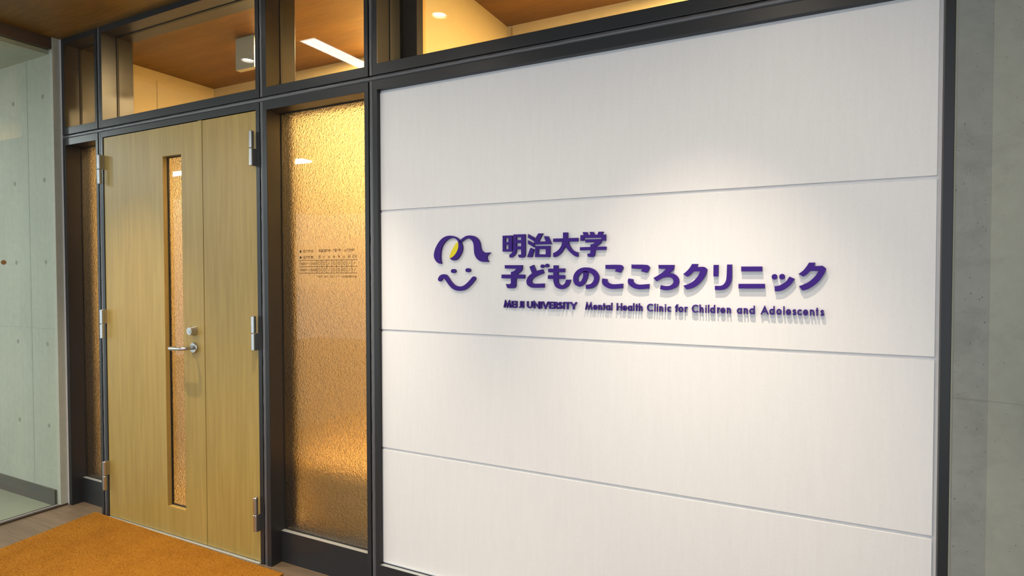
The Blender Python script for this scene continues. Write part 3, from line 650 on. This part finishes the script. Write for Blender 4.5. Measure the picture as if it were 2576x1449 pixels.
FONT = {
 'M': [[(0, 0), (.17, 1), (.5, .08), (.83, 1), (1, 0)]], 'E': [[(0, 0), (0, 1)], [(0, 0), (1, 0)], [(0, .5), (.9, .5)], [(0, 1), (1, 1)]],
 'I': [[(.5, 0), (.5, 1)]], 'J': [[(1, 1), (1, .22)] + arc(.45, .22, .55, .22, 0, -80, 8)], 'U': [[(0, 1), (0, .4)] + arc(.5, .4, .5, .4, 180, 360, 14) + [(1, 1)]],
 'N': [[(0, 0), (0, 1), (1, 0), (1, 1)]], 'V': [[(0, 1), (.5, 0), (1, 1)]], 'R': [[(0, 0), (0, 1)], [(0, 1), (.4, 1)] + arc(.5, .73, .45, .27, 90, -90, 10) + [(0, .46)], [(.35, .46), (1, 0)]],
 'S': [arc(.5, .75, .45, .25, 35, 260, 12) + arc(.5, .25, .5, .25, 80, -150, 12)], 'T': [[(.5, 0), (.5, 1)], [(0, 1), (1, 1)]], 'Y': [[(.5, 0), (.5, .45)], [(0, 1), (.5, .45), (1, 1)]],
 'H': [[(0, 0), (0, 1)], [(1, 0), (1, 1)], [(0, .52), (1, .52)]], 'C': [arc(.62, .5, .62, .5, 52, 308, 22)], 'A': [[(0, 0), (.5, 1), (1, 0)], [(.2, .3), (.8, .3)]],
 'l': [[(.5, 0), (.5, 1.03)]], 'i': [sc([(.5, 0), (.5, 1)]), [(.5, .93), (.5, .96)]],
 'n': [sc([(0, 0), (0, 1)]), sc(arc(.5, .5, .5, .5, 180, 0, 14) + [(1, 0)])], 'h': [[(0, 0), (0, 1.03)], sc(arc(.5, .5, .5, .5, 180, 0, 14) + [(1, 0)])],
 'r': [sc([(0, 0), (0, 1)]), sc(arc(.75, .45, .75, .55, 180, 75, 8))], 'o': ['O'], 'a': ['O', sc([(1, 0), (1, 1)])], 'd': ['O', [(1, 0), (1, 1.03)]],
 'e': [sc(arc(.5, .5, .5, .5, 0, 318, 20)), sc([(.05, .47), (.98, .47)])], 'c': [sc(arc(.6, .5, .6, .5, 55, 305, 18))], 's': [sc(S_low)],
 't': [[(.5, 0), (.5, .93)], [(0, .66), (1, .66)]], 'f': [[(.4, 0), (.4, .75)] + arc(.95, .8, .55, .2, 180, 90, 6), [(0, .66), (1, .66)]]}
for idx, (ch, xa, xb) in enumerate(LATIN):
    bold = idx < 15; wd = .0046 if bold else .0034; z0_, hh = 1.2226, .0250
    if ch in 'tf': xa -= .8; xb += .8
    xa, xb = xa / 1000, xb / 1000; bm = bmesh.new()
    W = max(xb - xa - wd, .0001); Hh = hh - wd
    def mapp(u, v): return (xa + wd / 2 + u * W, z0_ + wd / 2 + v * (Hh if v > 0 else Hh), wd)
    for si, st in enumerate(FONT[ch]):
        YF = .008 + .00005 * si
        if st == 'O': ribbon(bm, [mapp(u, v) for u, v in sc(arc(.5, .5, .5, .5, 0, 360, 24))[:-1]], YF, YP, closed=True)
        else: ribbon(bm, [mapp(u, v) for u, v in st], YF, YP, square=True)
    sp.append(new_obj('letter', bm, M['purple'], SG))
at_local(sp, SG)

# ---------------------------------------------------------------- opening hours on the figured glass
OH = thing(empty('opening_hours', (-1.93, .0825, 1.33)), 'brown printed opening hours table on the rippled sidelight glass', 'lettering')
op = []
YT = .0822
film = bpy.data.materials.new('clear_film'); film.use_nodes = True; _n = film.node_tree; _n.nodes.clear()
_o = N(_n, 'ShaderNodeOutputMaterial'); _m = N(_n, 'ShaderNodeMixShader'); _m.inputs[0].default_value = .10
_t = N(_n, 'ShaderNodeBsdfTransparent'); _d = N(_n, 'ShaderNodeBsdfTranslucent'); _d.inputs[0].default_value = (.9, .85, .75, 1)
_n.links.new(_t.outputs[0], _m.inputs[1]); _n.links.new(_d.outputs[0], _m.inputs[2]); _n.links.new(_m.outputs[0], _o.inputs[0])
op.append(box_obj('clear_film', film, OH, -2.128, -1.722, .0826, .0828, 1.290, 1.505))
def text_obj(txt, x0_, x1_, zb, zt, name='text_line', mat='ink', bold=.0):
    cu = bpy.data.curves.new(name, 'FONT'); cu.body = txt; cu.size = 1.0; cu.offset = bold
    o = bpy.data.objects.new(name, cu); C.objects.link(o)
    dg = bpy.context.evaluated_depsgraph_get(); dg.update()
    me = bpy.data.meshes.new_from_object(o.evaluated_get(dg)); bpy.data.objects.remove(o); bpy.data.curves.remove(cu)
    if len(me.vertices) == 0: return None
    xs = [v.co.x for v in me.vertices]; ys = [v.co.y for v in me.vertices]
    sx = (x1_ - x0_) / (max(xs) - min(xs)); sz = (zt - zb) / (max(ys) - min(ys))
    mx, my = min(xs), min(ys)
    for v in me.vertices: v.co = Vector((x0_ + (v.co.x - mx) * sx, YT, zb + (v.co.y - my) * sz))
    me.materials.clear(); me.materials.append(M[mat])
    for p in me.polygons: p.material_index = 0
    n = link(bpy.data.objects.new(name, me), OH); op.append(n); return n
text_obj('診療科目', -2.0760, -2.0160, 1.4432, 1.4575, bold=.030)
text_obj('児童精神科・精神科・心療内科', -1.9840, -1.7735, 1.4436, 1.4580, bold=.030)
text_obj('診療時間', -2.0760, -2.0160, 1.4155, 1.4298, bold=.030)
xs_ = [-1.9925 + i * .02905 for i in range(9)]
for i, t in enumerate('月火水木金土日'):
    xc = xs_[i] + .0143; text_obj(t, xc - .0065, xc + .0065, 1.4160, 1.4300, bold=.030)
text_obj('祝日', xs_[7] + .0030, xs_[7] + .0260, 1.4160, 1.4300, bold=.030)
text_obj('10:00〜13:00', -2.0985, -1.9960, 1.3885, 1.4000, bold=.022)
text_obj('14:00〜18:00', -2.0985, -1.9960, 1.3595, 1.3710, bold=.022)
text_obj('※水曜・日曜・祝日・大学一斉休暇期間は休診', -1.9900, -1.7610, 1.3300, 1.3405, bold=.028)
for zc in (1.4500, 1.4225):
    bm = bmesh.new(); cyl(bm, (-2.0933, YT + .0003, zc), (-2.0933, YT - .0002, zc), .0057, n=24); op.append(new_obj('bullet', bm, M['inkb'], OH))
for zc in (1.4085, 1.3800, 1.3510):
    op.append(box_obj('rule_line', M['ink'], OH, -2.1035, -1.7595, YT - .0002, YT + .0003, zc - .0014, zc + .0014))
for i in range(8):
    op.append(box_obj('rule_line', M['ink'], OH, xs_[i] - .0013, xs_[i] + .0013, YT - .0002, YT + .0003, 1.3510, 1.4085))
for zc in (1.3945, 1.3655):
    for i, k in enumerate('OO/OOO//'):
        bm = bmesh.new(); xc = xs_[i] + .0143
        if k == 'O':
            ribbon(bm, [(xc + .0062 * math.cos(2 * math.pi * q / 24), zc + .0062 * math.sin(2 * math.pi * q / 24), .0024) for q in range(24)], YT - .0002, YT + .0003, closed=True)
        else: ribbon(bm, [(xc - .0045, zc - .0065, .0022), (xc + .0045, zc + .0065, .0022)], YT - .0002, YT + .0003)
        op.append(new_obj('open_mark' if k == 'O' else 'closed_mark', bm, M['ink'], OH))
at_local(op, OH)

# ---------------------------------------------------------------- lamps outside
def downlight(x, y_, z, watts, col, spread, blend, label, cat_group, lens, rad=.018):
    e = thing(empty('downlight', (x, y_, z)), label, 'lamp', cat_group)
    bm = bmesh.new()
    n = 40
    def ringv(r, zz): return [bm.verts.new((x + r * math.cos(2 * math.pi * k / n), y_ + r * math.sin(2 * math.pi * k / n), zz)) for k in range(n)]
    prof = [(.044, z - .0002), (.044, z - .003), (.036, z - .003), (.0355, z + .030), (.040, z + .030)]
    rs = [ringv(*p) for p in prof]
    for A, B in zip(rs, rs[1:]):
        for k in range(n): bm.faces.new((A[k], A[(k + 1) % n], B[(k + 1) % n], B[k]))
    r_ = new_obj('trim_ring', bm, M['ringw'], e)
    bm = bmesh.new(); cyl(bm, (x, y_, z + .010), (x, y_, z + .012), .0352, n=32); d_ = new_obj('lens', bm, lens, e)
    at_local([r_, d_], e)
    lamp('SPOT', 'downlight_lamp', (x, y_, z - .012), watts, col, e, spot_size=math.radians(spread), spot_blend=blend, shadow_soft_size=rad)
    return e
for x, lab in ((-3.199, 'ceiling downlight over the mat beside the left glass partition'), (-1.755, 'ceiling downlight in front of the rippled sidelight'),
               (-.31, 'ceiling downlight just above the clinic name panels')):
    downlight(x, -.55, CZ, P_ROW1, WARM, 64, 1.0, lab, 'downlights near the front', M['lens'])
for x, lab in ((-1.80, 'second-row ceiling downlight out from the sidelight'), (-.10, 'second-row ceiling downlight out from the clinic name')):
    downlight(x, -1.28, CZ, P_ROW2, WARM, 150, .7, lab, 'downlights of the second row', M['lens'])
e = thing(empty('linear_light', (-2.6085, -.468, CZ)), 'long white linear light recessed in the wood ceiling before the door', 'lamp')
a_ = box_obj('diffuser', M['line'], e, -2.664, -2.553, -1.668, -.468, CZ - .003, CZ - .0005)
b__ = bmesh.new(); ring_frame(b__, -2.676, -2.541, 0, 0, -2.664, -2.553, 0, 0, 0, 0) if False else None
box(b__, -2.672, -2.664, -1.676, -.460, CZ - .005, CZ - .0002); box(b__, -2.553, -2.545, -1.676, -.460, CZ - .005, CZ - .0002)
box(b__, -2.664, -2.553, -.468, -.460, CZ - .005, CZ - .0002); box(b__, -2.664, -2.553, -1.676, -1.668, CZ - .005, CZ - .0002)
c_ = new_obj('light_rim', b__, M['ringw'], e); at_local([a_, c_], e)
# cool lamps of the side corridor; the last is added to brighten the left frames
for i, (x, y_, lab) in enumerate(((-6.95, -2.65, 'cool tube light on the concrete corridor ceiling, the one farther from the glass partition'), (-5.13, -2.65, 'cool tube light on the concrete corridor ceiling, the one nearer the glass partition'), (-6.3, -1.25, 'added unseen cool tube light on the corridor ceiling nearest to the concrete wall'))):
    e = thing(empty('tube_light', (x, y_, 2.61)), lab, 'lamp', 'corridor tube lights')
    h_ = box_obj('housing', M['ringw'], e, x - .30, x + .30, y_ - .09, y_ + .09, 2.575, 2.609); t_ = box_obj('diffuser', M['coolline'], e, x - .28, x + .28, y_ - .075, y_ + .075, 2.568, 2.575)
    at_local([h_, t_], e)
    a = lamp('AREA', 'tube_lamp', (x, y_, 2.56), P_CORR, COOL, e, shape='RECTANGLE', size=.56, size_y=.15)
# added warm lamps inside, kept out of view behind the mullions and panels
for i, (x, y_, p_, lab) in enumerate(((-2.20, .82, 1.0, 'added unseen warm downlight inside above the sidelight'), (-2.66, .50, .16, 'added unseen warm downlight inside beside the white box'), (-.35, .55, 1.0, 'added unseen warm downlight in the room behind the panels'))):
    e = thing(empty('added_downlight', (x, y_, CZ)), lab, 'lamp', 'added warm downlights inside')
    bm = bmesh.new(); cyl(bm, (x, y_, CZ - .002), (x, y_, CZ - .0004), .04, n=28); d_ = new_obj('lens', bm, M['addedlens'], e)
    at_local([d_], e)
    a = lamp('AREA', 'added_lamp', (x, y_, CZ - .01), P_IN * p_, AMBER, e, shape='DISK', size=.10)

for x, y_, k_, lab in ((-3.50, .93, 1.0, 'added unseen warm fill lamp on the back wall behind the oak door'), (-.60, .93, 2.6, 'added unseen warm fill lamp behind the white panels')):  # unseen lamps added to brighten the inner ceilings and walls
    e = thing(empty('fill_wall_lamp', (x, 1.013, 1.85)), lab, 'lamp')
    bm = bmesh.new(); cyl(bm, (x, 1.012, 1.85), (x, .995, 1.85), .045, n=24); cyl(bm, (x, .995, 1.85), (x, .98, 1.85), .012); q_ = [new_obj('fill_plate', bm, M['ringw'], e)]
    at_local(q_, e)
    lamp('POINT', 'fill_lamp', (x, y_, 1.85), P_FILL * k_, AMBER, e, shadow_soft_size=.05)
# ---------------------------------------------------------------- things inside
bx = thing(empty('wall_box', (-2.90, .468, 2.70)), 'white box hanging under the wood ceiling behind the transom', 'box'); bx.name = 'hanging_box'
q = [box_obj('casing', M['boxw'], bx, -2.975, -2.8225, .452, .486, 2.518, 2.6995, bev=.002)]
at_local(q, bx)
bn = thing(empty('bench', (-1.97, .5, 0)), 'low tan bench behind the rippled sidelight glass', 'bench')
q = [box_obj('seat', M['bench'], bn, -2.339, -1.605, .29, .80, .34, .40, bev=.012), box_obj('base', M['bench'], bn, -2.32, -1.61, .32, .79, .0, .34)]
at_local(q, bn)
pl = thing(empty('potted_plant', (-3.72, .42, 0)), 'leafy green plant in a pot behind the narrow left sidelight', 'plant')
bm = bmesh.new(); cyl(bm, (-3.72, .42, 0), (-3.72, .42, .32), .09, .12, 24); q = [new_obj('pot', bm, M['pot'], pl)]
bm = bmesh.new(); tube(bm, [(-3.72, .42, .30), (-3.715, .42, .6), (-3.72, .425, .95)], .008, 8); q.append(new_obj('stem', bm, M['pot'], pl, smooth=True))
for k in range(26):
    a = k * 2.4; z = .55 + .42 * (k / 26); L_ = random.uniform(.09, .15); bm = bmesh.new()
    d = Vector((math.cos(a), math.sin(a), .5)).normalized(); s = Vector((-math.sin(a), math.cos(a), 0)); b0 = Vector((-3.718, .421, z))
    ps = [b0, b0 + d * L_ * .4 + s * .028, b0 + d * L_ * .8 + s * .02 - Vector((0, 0, .01)), b0 + d * L_ - Vector((0, 0, .03)), b0 + d * L_ * .8 - s * .02 - Vector((0, 0, .01)), b0 + d * L_ * .4 - s * .028]
    vv = [bm.verts.new(p_) for p_ in ps]; m_ = bm.verts.new(b0 + d * L_ * .5 - Vector((0, 0, .008)))
    for i in range(6): bm.faces.new((vv[i], vv[(i + 1) % 6], m_))
    q.append(new_obj('leaf', bm, M['leaf'], pl))
at_local(q, pl)
